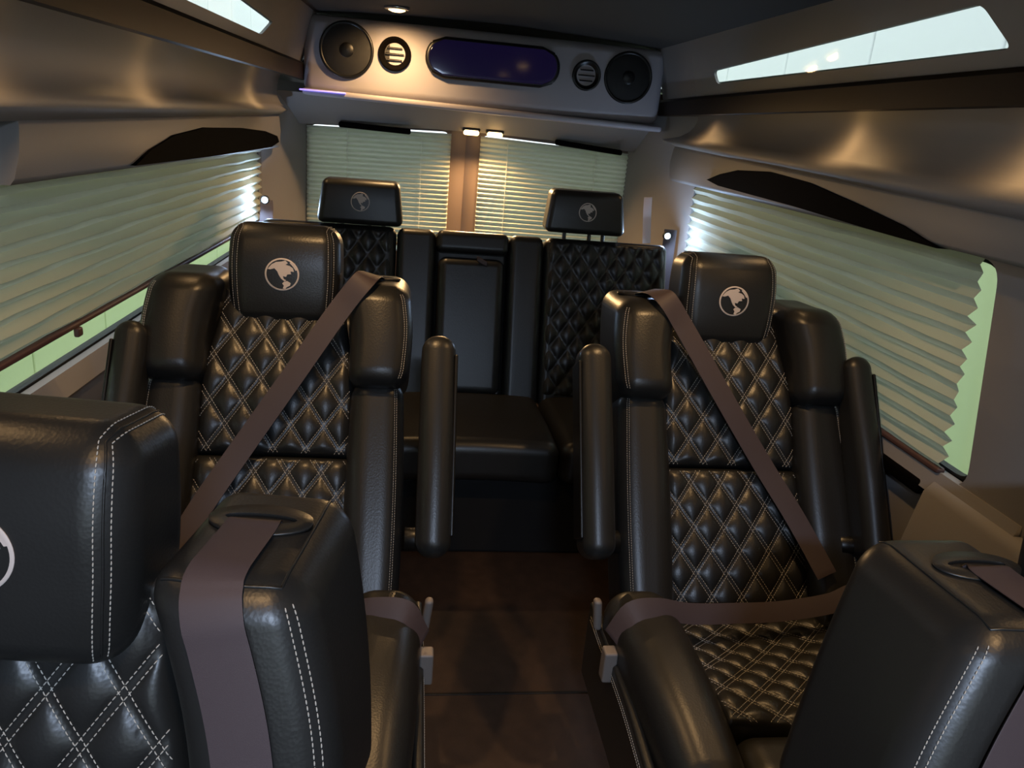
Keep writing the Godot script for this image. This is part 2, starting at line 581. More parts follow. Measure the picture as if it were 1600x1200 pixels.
func seat(side: int, called: String, label: String, at: Vector3, rec: float, by: float, hs: float, hn: float, flare := 0.0, slot := 0.0) -> Node3D:
	# side -1: left seat (inboard is +x); +1: right seat. x in the shapes below counts towards the aisle
	var f := side > 0
	REC = rec
	BY = by
	var lift := by - 0.40
	var front := rec < 0.4
	var t := thing(called, label, "seat", at, "leather captain seats with globe headrests")
	var m: M
	# shell behind the cushions
	m = M.new()
	rbox(m, Vector3(0.255, 0.375, 0.055), 0.045, 6, 4, func(p: Vector3): return back_place(Vector3(p.x * ((1.08 + flare * 3.0 if front else 1.0) - (0.16 + flare * 3.0 if front else 0.10) * smoothstep(0.0 if front else 0.1, 0.37, p.y)), p.y + 0.30, p.z - 0.105)))
	put(m, "back_shell", "leather", t, f)
	# lower and upper quilted panels
	quilt("lumbar_quilt", "leather", t, f, func(s: float): return 0.182 - 0.012 * smoothstep(0.1, 0.32, s), -0.10, 0.298, 0.072, 0.105, 0.009,
		func(x: float, s: float): return 0.022 - 0.35 * x * x + 0.012 * sin(clampf((s + 0.1) / 0.4, 0, 1) * PI), back_place)
	quilt("back_quilt", "leather", t, f, func(s: float): return 0.168 - 0.03 * smoothstep(0.45, 0.68, s), 0.302, 0.69, 0.072, 0.105, 0.009,
		func(x: float, s: float): return 0.016 - 0.35 * x * x + 0.014 * sin(clampf((s - 0.30) / 0.39, 0, 1) * PI), back_place)
	# wings at shoulder height
	for q in [1.0, -1.0]:
		var hw := Vector3(0.075, 0.142, 0.100)
		var wing := func(p: Vector3) -> Vector3:
			var u := clampf((p.y + 0.142) / 0.284, 0, 1)
			var n := p.z
			var s := p.y - 0.9 * tan(rec) * p.z * smoothstep(0.25, 1.0, u)
			var x := p.x * (1.0 - 0.10 * (1.0 - u)) + 0.010 * sin(u * PI) + (flare if front else 0.01) * (1.0 - u)
			n += 0.012 * cos(clampf(p.x / 0.075, -1, 1) * PI * 0.5) * smoothstep(0.0, 0.09, p.z)
			return back_place(Vector3(q * (0.212 + x), 0.596 + s, -0.012 + n))
		m = M.new()
		var wr := 0.035 if front else 0.042
		rbox(m, hw, wr, 8, 5, wing)
		var w := put(m, "wing_cushion", "leather", t, f != (q < 0.0), false) if q > 0.0 else put(flipped(m), "wing_cushion", "leather", t, f)
		# stitched seams along the aisle-side edge of the front
		var st := M.new()
		for dx in ([0.058, 0.069] if front else [0.058, 0.068]):
			var run := []
			var nr := []
			for k in 41:
				var y := -0.135 + 0.27 * k / 40.0
				var e := rb(Vector3(dx, y, hw.z), hw, wr)
				run.append(wing.call(e) + back_place(Vector3(q * 0.0004, 0, 0.0008)) - back_place(Vector3.ZERO))
				nr.append(back_place(Vector3(q * 0.4, 0, 1)) - back_place(Vector3.ZERO))
			stitch_path(st, run, nr, 0.0055, 0.7, 0.0008)
		stuff(put(st, "stitching", "thread", w, f))
		if front:   # piped seam round the top
			var seam := M.new()
			var path := []
			for k in 12: path.append(rb(Vector3(0.054, hw.y, lerpf(-0.095, 0.085, k / 11.0)), hw, wr))
			for k in 12: path.append(rb(Vector3(lerpf(0.054, -0.062, k / 11.0), hw.y, 0.088), hw, wr))
			var run := []
			for e in path: run.append(wing.call(e + Vector3(0, 0.0004, 0.0002)))
			tube(seam, run, 0.0016, 6)
			put(seam, "seam", "leather", w, f)
		if q > 0.0:
			last_wing = wing
			# belt slot on top of the aisle-side wing
			var top := func(u: float, v: float, d: float) -> Vector3: return wing.call(Vector3(u + slot, 0.142 + d, v))
			var inner := []; var outer := []
			for i in 40:
				var a := TAU * i / 40
				inner.append(Vector2(cos(a) * 0.036, sin(a) * 0.009 - 0.012))
				outer.append(Vector2(cos(a) * 0.052, sin(a) * 0.028 - 0.012))
			m = M.new()
			ring_panel(m, inner, outer, func(u, v, d): return top.call(u, v, 0.0045 + d), -0.006)
			put(m, "belt_guide", "leather", t, f).set_meta("label", "oval seat belt guide on top of the wing")
			m = M.new()
			var poly := PackedVector2Array()
			for i in 24: poly.append(Vector2(cos(TAU * i / 24) * 0.037, sin(TAU * i / 24) * 0.0095 - 0.012))
			plate(m, poly, func(u, v, d): return top.call(u, v, 0.0012 + d), -0.002)
			put(m, "belt_slot", "rubber", t, f)
	# long side bolsters below the wings
	for q in [1.0, -1.0]:
		var hb := Vector3(0.058, 0.285, 0.088)
		var bol := func(p: Vector3) -> Vector3:
			var u := clampf((p.y + 0.285) / 0.57, 0, 1)
			var x := p.x * (1.0 + 0.12 * sin(u * PI)) + 0.006 * (1.0 - u) + flare
			return back_place(Vector3(q * (0.224 + x), 0.198 + p.y, -0.012 + p.z * (1.0 - 0.12 * u) - 0.01 * u))
		m = M.new()
		rbox(m, hb, 0.044, 8, 5, bol)
		var w := put(m if q > 0.0 else flipped(m), "side_bolster", "leather", t, f)
		var st := M.new()
		for dx in [0.042, 0.050]:
			var run := []
			var nr := []
			for k in 61:
				var e := rb(Vector3(dx, -0.27 + 0.54 * k / 60.0, hb.z), hb, 0.044)
				run.append(bol.call(e) + back_place(Vector3(q * 0.0004, 0, 0.0007)) - back_place(Vector3.ZERO))
				nr.append(back_place(Vector3(q * 0.5, 0, 1)) - back_place(Vector3.ZERO))
			stitch_path(st, run, nr, 0.0055, 0.7, 0.0007)
		stuff(put(st, "stitching", "thread", w, f))
	# raised armrests beside the backrest
	for q in [1.0, -1.0]:
		var ax := 0.358 if q > 0.0 else 0.297
		var piv := back_place(Vector3(0, 0.12, 0.06))
		var down := Basis(Vector3.RIGHT, PI / 2 + rec - 0.08)
		var arm := func(v: Vector3) -> Vector3:
			var w := back_place(v)
			return piv + down * (w - piv) if front else w
		m = M.new()
		rbox(m, Vector3(0.038 if q > 0.0 else 0.033, 0.245, 0.056), 0.036, 6, 6, func(p: Vector3): return arm.call(Vector3(q * (ax + p.x), 0.325 + p.y, 0.085 + p.z * (1.0 - 0.25 * smoothstep(-0.1, 0.25, p.y)))))
		var a := put(m if q > 0.0 else flipped(m), "armrest", "leather", t, f)
		m = M.new()
		rbox(m, Vector3(0.004, 0.20, 0.034), 0.0035, 3, 2, func(p: Vector3): return arm.call(Vector3(q * (ax + (0.0385 if q > 0.0 else 0.0335) + p.x), 0.325 + p.y, 0.085 + p.z)))
		put(m if q > 0.0 else flipped(m), "side_plate", "plastic_black", a, f)
		m = M.new()
		lathe(m, [[0.0, 0.012], [0.022, 0.012], [0.026, 0.008], [0.026, -0.03], [0.0, -0.03]], 20, Transform3D(Basis(Vector3.UP, q * PI / 2), back_place(Vector3(q * (ax - 0.03), 0.12, 0.05))))
		put(m, "pivot", "plastic_black", a, f)
	# headrest
	var hh := Vector3(0.122, 0.118, 0.074)
	var head := func(p: Vector3) -> Vector3:
		var z := p.z
		var fr := smoothstep(-0.02, 0.074, p.z)
		z += fr * (0.010 * (1.0 - pow(p.x / 0.122, 2.0)) - 2.2 * pow(maxf(0.0, p.y - 0.01), 2.0) - 1.6 * pow(maxf(0.0, -p.y - 0.03), 2.0))
		var x := p.x * (1.035 + 0.02 * (p.y / 0.118) - 0.075 * pow(p.y / 0.118, 2.0))
		var r := Vector3(x, p.y, z).rotated(Vector3.RIGHT, -0.12)
		return back_place(Vector3(0, hs, hn)) + r
	m = M.new()
	rbox(m, hh, 0.040, 10, 6, head)
	var hd := put(m, "headrest", "leather", t)
	emblem(hd, 0.0358, func(u, v, d): return head.call(Vector3(u, v, 0.0755 + d)), Vector2(0, 0.006))
	var hst := M.new()
	for x0 in [-0.116, -0.098, 0.098, 0.116]:
		var run := []
		var nr := []
		for k in 70:
			var u := k / 69.0
			var e := Vector3(x0, lerpf(-0.108, 0.118, minf(u / 0.65, 1.0)), 0.074 if u < 0.65 else lerpf(0.074, -0.074, (u - 0.65) / 0.35))
			var s := rb(e, hh, 0.040)
			var nn := (s - Vector3(clampf(s.x, -0.082, 0.082), clampf(s.y, -0.078, 0.078), clampf(s.z, -0.034, 0.034))).normalized()
			run.append(head.call(s + nn * 0.0008))
			nr.append(nn)
		stitch_path(hst, run, nr, 0.0055, 0.68, 0.0008)
	stuff(put(hst, "stitching", "thread", hd))
	for x0 in [-0.107, 0.107]:
		var ridge := M.new()
		var run := []
		for k in 60:
			var u := k / 59.0
			var e := Vector3(x0, lerpf(-0.112, 0.118, minf(u / 0.65, 1.0)), 0.074 if u < 0.65 else lerpf(0.074, -0.074, (u - 0.65) / 0.35))
			run.append(head.call(rb(e, hh, 0.040)))
		tube(ridge, run, 0.0012, 6)
		put(ridge, "seam", "leather", hd)
	for px in [-0.045, 0.045]:
		m = M.new()
		tube(m, [back_place(Vector3(px, hs - 0.08, hn - 0.01)), back_place(Vector3(px, 0.55, -0.09))], 0.006, 10)
		put(m, "headrest_post", "chrome", t)
	# seat cushion
	var flat_place := func(p: Vector3) -> Vector3: return Vector3(p.x, lift + 0.355 + 0.05 * smoothstep(0.0, 0.4, p.y) + p.z, p.y + 0.02)
	var cush := func(p: Vector3) -> Vector3: return flat_place.call(Vector3(p.x, -p.y, p.z))
	quilt("cushion_quilt", "leather", t, f, func(_s: float): return 0.19, -0.40, 0.02, 0.080, 0.075, 0.009,
		func(x: float, _s: float): return 0.004 + 0.5 * x * x, cush, 84, 84, "thread", 0.06)
	m = M.new()
	rbox(m, Vector3(0.19, 0.065, 0.07), 0.05, 6, 5, func(p: Vector3): return Vector3(p.x, lift + 0.345 + p.y, 0.485 + p.z))
	put(m, "cushion_front", "leather", t, f)
	for q in [1.0, -1.0]:
		m = M.new()
		rbox(m, Vector3(0.078, 0.075, 0.27), 0.062, 8, 6, func(p: Vector3):
			var u := clampf((p.z + 0.27) / 0.54, 0, 1)
			return Vector3(q * (0.262 + p.x * (1.0 - 0.18 * u * u) - 0.015 * u * u), lift + 0.385 + p.y + 0.012 * sin(u * PI) - 0.05 * u * u * u, 0.30 + p.z))
		put(m if q > 0.0 else flipped(m), "cushion_bolster", "leather", t, f)
		m = M.new()
		rbox(m, Vector3(0.010, 0.10, 0.29), 0.009, 5, 3, func(p: Vector3): return Vector3(q * (0.335 + p.x), lift + 0.275 + p.y - 0.03 * smoothstep(0, 0.29, p.z), 0.27 + p.z))
		var vp := put(m if q > 0.0 else flipped(m), "side_valance", "leather", t, f)
		var st := M.new()
		for dy in [0.0, 0.010]:
			var run := []
			for k in 21: run.append(Vector3(q * 0.3462, lift + 0.352 - dy - 0.03 * smoothstep(0.27, 0.56, 0.01 + 0.54 * k / 20.0), 0.01 + 0.54 * k / 20.0))
			stitch_path(st, run, same(Vector3(q, 0, 0), 21), 0.0058, 0.7, 0.0008)
		stuff(put(st, "stitching", "thread", vp, f))
	m = M.new()
	rbox(m, Vector3(0.27, 0.10, 0.26), 0.03, 3, 3, func(p: Vector3): return Vector3(p.x, lift + 0.24 + p.y, 0.24 + p.z))
	put(m, "cushion_pan", "plastic_black", t, f)
	m = M.new()
	rbox(m, Vector3(0.20, 0.075, 0.20), 0.012, 2, 2, func(p: Vector3): return Vector3(p.x * (1.0 + (0.075 - p.y) * 0.9), 0.075 + p.y, 0.22 + p.z * (1.0 + (0.075 - p.y) * 0.7)))
	put(m, "pedestal", "plastic_black", t, f)
	# adjusting levers and buckle on the aisle side
	m = M.new()
	rbox(m, Vector3(0.009, 0.038, 0.011), 0.008, 2, 3, func(p: Vector3): return Vector3(0.352 + p.x + p.y * 0.1, lift + 0.405 + p.y, 0.075 + p.z))
	put(m, "recline_lever", "plastic_grey", t, f)
	m = M.new()
	rbox(m, Vector3(0.014, 0.036, 0.016), 0.005, 2, 2, func(p: Vector3): return Vector3(0.350 + p.x, lift + 0.365 + p.y, 0.19 + p.z))
	put(m, "belt_buckle", "plastic_grey", t, f)
	return t

func flipped(m: M) -> M:
	var o := M.new()
	o.v = m.v
	for i in range(0, m.t.size(), 3):
		o.tri(m.t[i], m.t[i + 2], m.t[i + 1])
	return o

func belt_across(t: Node3D, side: int) -> void:
	var f := side > 0
	# shoulder belt from the wing's guide across the quilt to the outer hip
	var m := M.new()
	var key := [[0.205, 0.745, -0.04], [0.200, 0.738, 0.02], [0.185, 0.695, 0.104], [0.13, 0.62, 0.088], [0.04, 0.475, 0.066], [-0.06, 0.31, 0.050], [-0.13, 0.18, 0.062], [-0.185, 0.05, 0.085]]
	var pts := []
	for k in key: pts.append(back_place(Vector3(k[0], k[1], k[2])))
	pts = smooth_path(pts, 7)
	var sides := []
	var n0 := back_place(Vector3(0, 0, 1)) - back_place(Vector3.ZERO)
	for i in pts.size():
		var d: Vector3 = (pts[mini(i + 1, pts.size() - 1)] - pts[maxi(i - 1, 0)]).normalized()
		var nn := n0.lerp(Vector3(0.2, 1, 0), clampf(1.0 - i / 14.0, 0, 1)).normalized()
		sides.append(d.cross(nn).normalized())
	ribbon(m, pts, sides, 0.050)
	put(m, "shoulder_belt", "belt", t, f)
	m = M.new()
	key = [[0.345, 0.415, 0.17], [0.31, 0.475, 0.17], [0.25, 0.478, 0.16], [0.17, 0.452, 0.14], [0.06, 0.435, 0.115], [-0.06, 0.43, 0.10], [-0.17, 0.45, 0.10], [-0.22, 0.475, 0.10], [-0.27, 0.475, 0.10]]
	pts = []
	for k in key: pts.append(Vector3(k[0], k[1], k[2]))
	pts = smooth_path(pts, 6)
	sides = []
	for i in pts.size(): sides.append(Vector3(0, 0.75, -0.65))
	ribbon(m, pts, sides, 0.044, 0.003)
	put(m, "lap_belt", "belt", t, f)
	for px in [0.20, -0.10]:
		m = M.new()
		rbox(m, Vector3(0.018, 0.003, 0.010), 0.0028, 2, 2, func(p: Vector3): return Vector3(px + p.x, 0.425 + p.y, 0.085 + p.z))
		put(m, "belt_tongue", "metal", t, f)

func belt_hanging(t: Node3D, side: int, bx: float) -> void:
	var m := M.new()
	var hw := Vector3(0.075, 0.142, 0.100)
	var pts := [last_wing.call(Vector3(bx, 0.136, -0.012))]
	for k in 8: pts.append(last_wing.call(rb(Vector3(bx, 0.142, lerpf(-0.008, 0.100, k / 7.0)), hw, 0.035) + Vector3(0, 0.005, 0.002)))
	for k in 14: pts.append(last_wing.call(rb(Vector3(bx, lerpf(0.13, -0.142, k / 13.0), 0.100), hw, 0.035) + Vector3(0, 0.002, 0.005 + 0.004 * k / 13.0)))
	for k in 5: pts.append(back_place(Vector3(0.235, 0.42 - 0.09 * k, 0.112)))
	pts = smooth_path(pts, 3)
	ribbon(m, pts, same(Vector3.RIGHT, pts.size()), 0.052)
	put(m, "shoulder_belt", "belt", t, side > 0)

# ------------------------------------------------------------------ van shell
func lx(z: float) -> float:   # left window plane
	return -(0.985 + (0.87 - 0.985) * clampf((-z - 1.5) / 1.85, -0.4, 1.1))

func rx(_z: float) -> float:   # right window plane
	return 0.895

func side_wall(side: int) -> void:
	var called := "wall_left" if side < 0 else "wall_right"
	var w := struct_node(called, "grey vinyl side wall of the van with window surround, %s" % ["left" if side < 0 else "right"])
	var wx := func(z: float) -> float: return absf(lx(z)) if side < 0 else rx(z)
	var place := func(z: float, y: float, d: float) -> Vector3: return Vector3(side * (wx.call(z) + d), y, z)
	var turned := side > 0
	var zn := -0.55 if side < 0 else -1.34
	var zf := -3.32 if side < 0 else -3.15
	var c := []
	if side < 0: c = [Vector2(zn, 0.79), Vector2(zn, 1.25), Vector2(zf, 1.25), Vector2(zf, 0.865)]
	else: c = [Vector2(-1.295, 0.772), Vector2(-1.377, 1.228), Vector2(zf, 1.257), Vector2(zf, 0.78)]
	var o := [Vector2(zn + 0.25, 0.70), Vector2(zn + 0.25, 1.40), Vector2(zf - 0.25, 1.40), Vector2(zf - 0.25, 0.70)]
	if side < 0: o = [Vector2(zn + 0.25, 0.70), Vector2(zn + 0.25, 1.40), Vector2(-3.42, 1.40), Vector2(-3.42, 0.70)]
	var m := M.new()
	ring_panel(m, quadloop(c, 0.05, 6, 12), quadloop(o, 0.0, 6, 12), place, 0.05, not turned)
	put(m, "window_surround", "vinyl", w)
	m = M.new()
	sheet(m, steps(-3.8, 1.9, 24), steps(-0.02, 0.70, 6), place, 0.05)
	put(m if turned else flipped(m), "lower_panel", "vinyl", w)
	m = M.new()
	sheet(m, steps(zn + 0.25, 1.9, 12), steps(0.70, 1.40, 3), place, 0.05)
	put(m if turned else flipped(m), "front_panel", "vinyl", w)
	# gasket, glass
	var g := M.new()
	var ci := []
	var cen: Vector2 = (c[0] + c[2]) * 0.5
	for p in c: ci.append(p + (cen - p) * Vector2(0.012, 0.05))
	ring_panel(g, quadloop(ci, 0.05, 6, 12), quadloop(c, 0.05, 6, 12), func(z, y, d): return place.call(z, y, 0.018 + d), 0.02, not turned)
	put(g, "gasket", "rubber", w)
	var win := M.new()
	plate(win, PackedVector2Array([c[0], c[1], c[2], c[3]]), func(z, y, d): return place.call(z, y, 0.040 + d), 0.004)
	var pane := put(win if turned else flipped(win), "window_%d" % (1 if side < 0 else 2), "glass")
	pane.set_meta("kind", "structure")
	pane.set_meta("label", "tinted side window behind the pleated shade, %s side" % ["left" if side < 0 else "right"])
	# window sill
	m = M.new()
	var ys := 0.775 if side < 0 else 0.757
	sheet(m, steps(zf - 0.05, zn + 0.2, 10), [0.0, 1.0], func(z, u, d): return Vector3(side * (wx.call(z) - 0.022 * (1.0 - u) - 0.004 * u + d * 0.2), ys - 0.025 + 0.045 * u + (0.027 if side < 0 else 0.0) * (-z - 0.55), z), 0.1)
	put(m if turned else flipped(m), "sill", "vinyl", w)
	# valance over the window
	var vx := func(z: float) -> float: return (0.90 - 0.10 * clampf((-z - 1.5) / 1.85, -0.5, 1.0)) if side < 0 else 0.83
	var crease := func(z: float) -> float: return (1.344 + 0.024 * (-z - 1.5) / 1.85) if side < 0 else (1.32 + 0.057 * (-z - 1.24) / 1.9)
	var vz0 := -1.44 if side < 0 else 1.9
	var zsv := steps(-3.40, vz0, 20)
	m = M.new()
	var prof := [[0.0, 0.030], [0.0, 0.006], [0.10, 0.0], [0.5, -0.004], [0.90, 0.0], [1.0, 0.004], [1.06, 0.03]]
	sheet(m, zsv, steps(0, 6, 6), func(z, u, d):
		var pr: Array = prof[int(u)]
		var yb := 1.238
		var slant: float = 0.05 * (1.0 - pr[0]) if side < 0 and z > -1.6 else 0.0
		return Vector3(side * (vx.call(z) + pr[1] + d), yb + (crease.call(z) - yb) * pr[0], z + slant * 0.9), 0.04)
	put(m if turned else flipped(m), "window_valance", "vinyl", w)
	# upper bulging panel between valance and rail
	var railx := func(z: float) -> float: return (0.772 - 0.066 * clampf((-z - 1.36) / 1.9, -0.6, 1.1)) if side < 0 else 0.782
	m = M.new()
	var zs := steps(-3.42, 1.9, 28)
	sheet(m, zs, steps(0, 8, 8), func(z, u, d):
		var k: float = u / 8.0
		var y: float = lerpf(crease.call(z) - 0.004, 1.545, k)
		var xb: float = lerpf(vx.call(z) - 0.020, railx.call(z) + 0.085, k) + 0.030 * sin(k * PI) - 0.026 * exp(-pow((k - 0.12) / 0.10, 2.0)) + 0.03 * pow(1.0 - minf(k / 0.125, 1.0), 2.0)
		return Vector3(side * (xb + d), y, z), 0.03)
	put(m if turned else flipped(m), "upper_panel", "vinyl", w)
	# dark wooden rail
	m = M.new()
	var rail := [[0.11, 1.530], [0.012, 1.526], [0.009, 1.506], [0.0, 1.508], [-0.002, 1.562], [0.004, 1.572], [0.11, 1.580]]
	sheet(m, zs, steps(0, 6, 6), func(z, u, d):
		var pr: Array = rail[int(u)]
		return Vector3(side * (railx.call(z) + pr[0] + d * 0.3), pr[1] + (0.0 if side < 0 else -0.012 * clampf((-z - 1.3) / 2.0, 0, 1)), z), 0.03)
	struct_mesh(m if turned else flipped(m), "trim_%d" % (1 if side < 0 else 2), "rail_wood", "dark brown glossy wooden rail along the upper %s wall" % ["left" if side < 0 else "right"], true)
	# cove with the high transom window
	var cove := func(z: float, y: float, d: float) -> Vector3:
		var k := (y - 1.575) / 0.185
		return Vector3(side * (railx.call(z) + 0.012 - 0.055 * k + d), y, z)
	var tc := [Vector2(-1.36, 1.603), Vector2(-1.44, 1.683), Vector2(-2.80, 1.643), Vector2(-2.78, 1.600)]
	if side < 0: tc = [Vector2(-1.30, 1.600), Vector2(-1.36, 1.690), Vector2(-2.76, 1.650), Vector2(-2.66, 1.602)]
	var to := [Vector2(-1.0, 1.560), Vector2(-1.0, 1.765), Vector2(-3.0, 1.765), Vector2(-3.0, 1.560)]
	m = M.new()
	ring_panel(m, quadloop(tc, 0.022, 6, 12), quadloop(to, 0.0, 6, 12), cove, 0.010, not turned)
	put(m, "transom_surround", "vinyl", w)
	m = M.new()
	sheet(m, steps(-1.0, 1.9, 6), steps(1.56, 1.765, 2), cove, 0.035)
	put(m if turned else flipped(m), "cove_panel", "vinyl", w)
	m = M.new()
	sheet(m, steps(-3.42, -3.0, 3), steps(1.56, 1.765, 2), cove, 0.035)
	put(m if turned else flipped(m), "cove_panel", "vinyl", w)
	m = M.new()
	plate(m, PackedVector2Array(tc), func(z, y, d): return cove.call(z, y, 0.005 + d), 0.003)
	pane = put(m if turned else flipped(m), "window_%d" % (3 if side < 0 else 4), "glass")
	pane.set_meta("kind", "structure")
	pane.set_meta("label", "narrow transom window high on the %s wall" % ["left" if side < 0 else "right"])
	# outer skin closes the gaps
	m = M.new()
	sheet(m, [-3.9, 1.95], [1.37, 1.60], func(z, y, d): return Vector3(side * ((1.02 if side < 0 else 0.94) + d), y, z), 0.02)
	put(m if turned else flipped(m), "outer_skin", "body", w)
	m = M.new()
	sheet(m, [-3.9, 1.95], [1.60, 1.61], func(z, y, d): return Vector3(side * (0.99 - (y - 1.60) * 18.0 + d), y, z), 0.004)
	put(m if turned else flipped(m), "outer_skin", "body", w)

	# dark plate painted as the unlit crescent hollow over the pleated shade
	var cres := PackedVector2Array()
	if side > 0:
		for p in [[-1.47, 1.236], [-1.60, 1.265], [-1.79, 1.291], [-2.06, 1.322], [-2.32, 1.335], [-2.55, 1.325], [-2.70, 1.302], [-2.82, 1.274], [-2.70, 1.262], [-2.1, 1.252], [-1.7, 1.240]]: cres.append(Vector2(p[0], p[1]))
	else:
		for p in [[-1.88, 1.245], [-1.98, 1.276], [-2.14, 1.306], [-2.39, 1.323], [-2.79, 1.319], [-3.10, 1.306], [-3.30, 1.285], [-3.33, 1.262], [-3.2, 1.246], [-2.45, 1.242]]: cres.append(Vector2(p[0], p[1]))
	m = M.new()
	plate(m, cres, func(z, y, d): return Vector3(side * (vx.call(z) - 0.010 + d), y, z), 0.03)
	var ct := put(m if turned else flipped(m), "crescent_hollow", "dark_trim")
	tag(ct, "dark crescent plate painted as an unlit hollow above the %s" % ["left pleated shade" if side < 0 else "right pleated shade"], "trim")

	# pleated shade
	var sh := thing("pleated_shade", "wide pleated window shade on the %s wall, %s" % (["left", "raised a little over green glass"] if side < 0 else ["right", "pulled down with a zigzag edge"]), "blind", Vector3.ZERO, "pleated cloth shades")
	m = M.new()
	var rows := 11 if side < 0 else 14
	var zA := -0.40 if side < 0 else -1.428
	var zB := -3.33 if side < 0 else -3.13
	var yt := 1.27
	var nz := 40
	var vs := []
	for i in rows * 2 + 1:
		vs.append(float(i) / (rows * 2))
	for j in vs.size():
		for i in nz + 1:
			var z := lerpf(zA + (0.0 if side < 0 else 0.004 + 0.052 * vs[j]), zB, float(i) / nz)
			var yb := (0.905 + 0.035 * (-z - 1.4) / 1.7) if side < 0 else 0.780
			var wv := 0.0015 * sin(z * 9.0 + j * 1.3) + 0.001 * sin(z * 23.0 + j * 2.1)
			var zz := z + (0.004 * sin(j * 2.7) if i == 0 else 0.0)
			m.pt(Vector3(side * (wx.call(z) - 0.002 + (0.008 if j % 2 == 0 else -0.008) + wv), lerpf(yt, yb, vs[j]) + wv * 0.6, zz))
	for j in vs.size() - 1:
		for i in nz:
			var a := j * (nz + 1) + i
			m.quad(a, a + 1, a + nz + 2, a + nz + 1)
	put(m, "cloth", "shade_cloth", sh, false, true)
	m = M.new()
	rbox(m, Vector3(0.010, 0.006, 0.5), 0.004, 6, 2, func(p: Vector3):
		var z := lerpf(zA + (0.0 if side < 0 else 0.056), zB, (p.z + 0.5))
		var yb := (0.905 + 0.035 * (-z - 1.4) / 1.7) if side < 0 else 0.780
		return Vector3(side * (wx.call(z) - 0.002) + p.x, yb + p.y, z))
	put(flipped(m), "bottom_rail", "shade_rail", sh)
	if side < 0:
		m = M.new()
		rbox(m, Vector3(0.006, 0.010, 0.012), 0.004, 2, 2, func(p: Vector3): return Vector3(lx(-1.72) + 0.012 + p.x, 0.897 + p.y, -1.72 + p.z))
		put(m, "pull_tab", "shade_rail", sh)

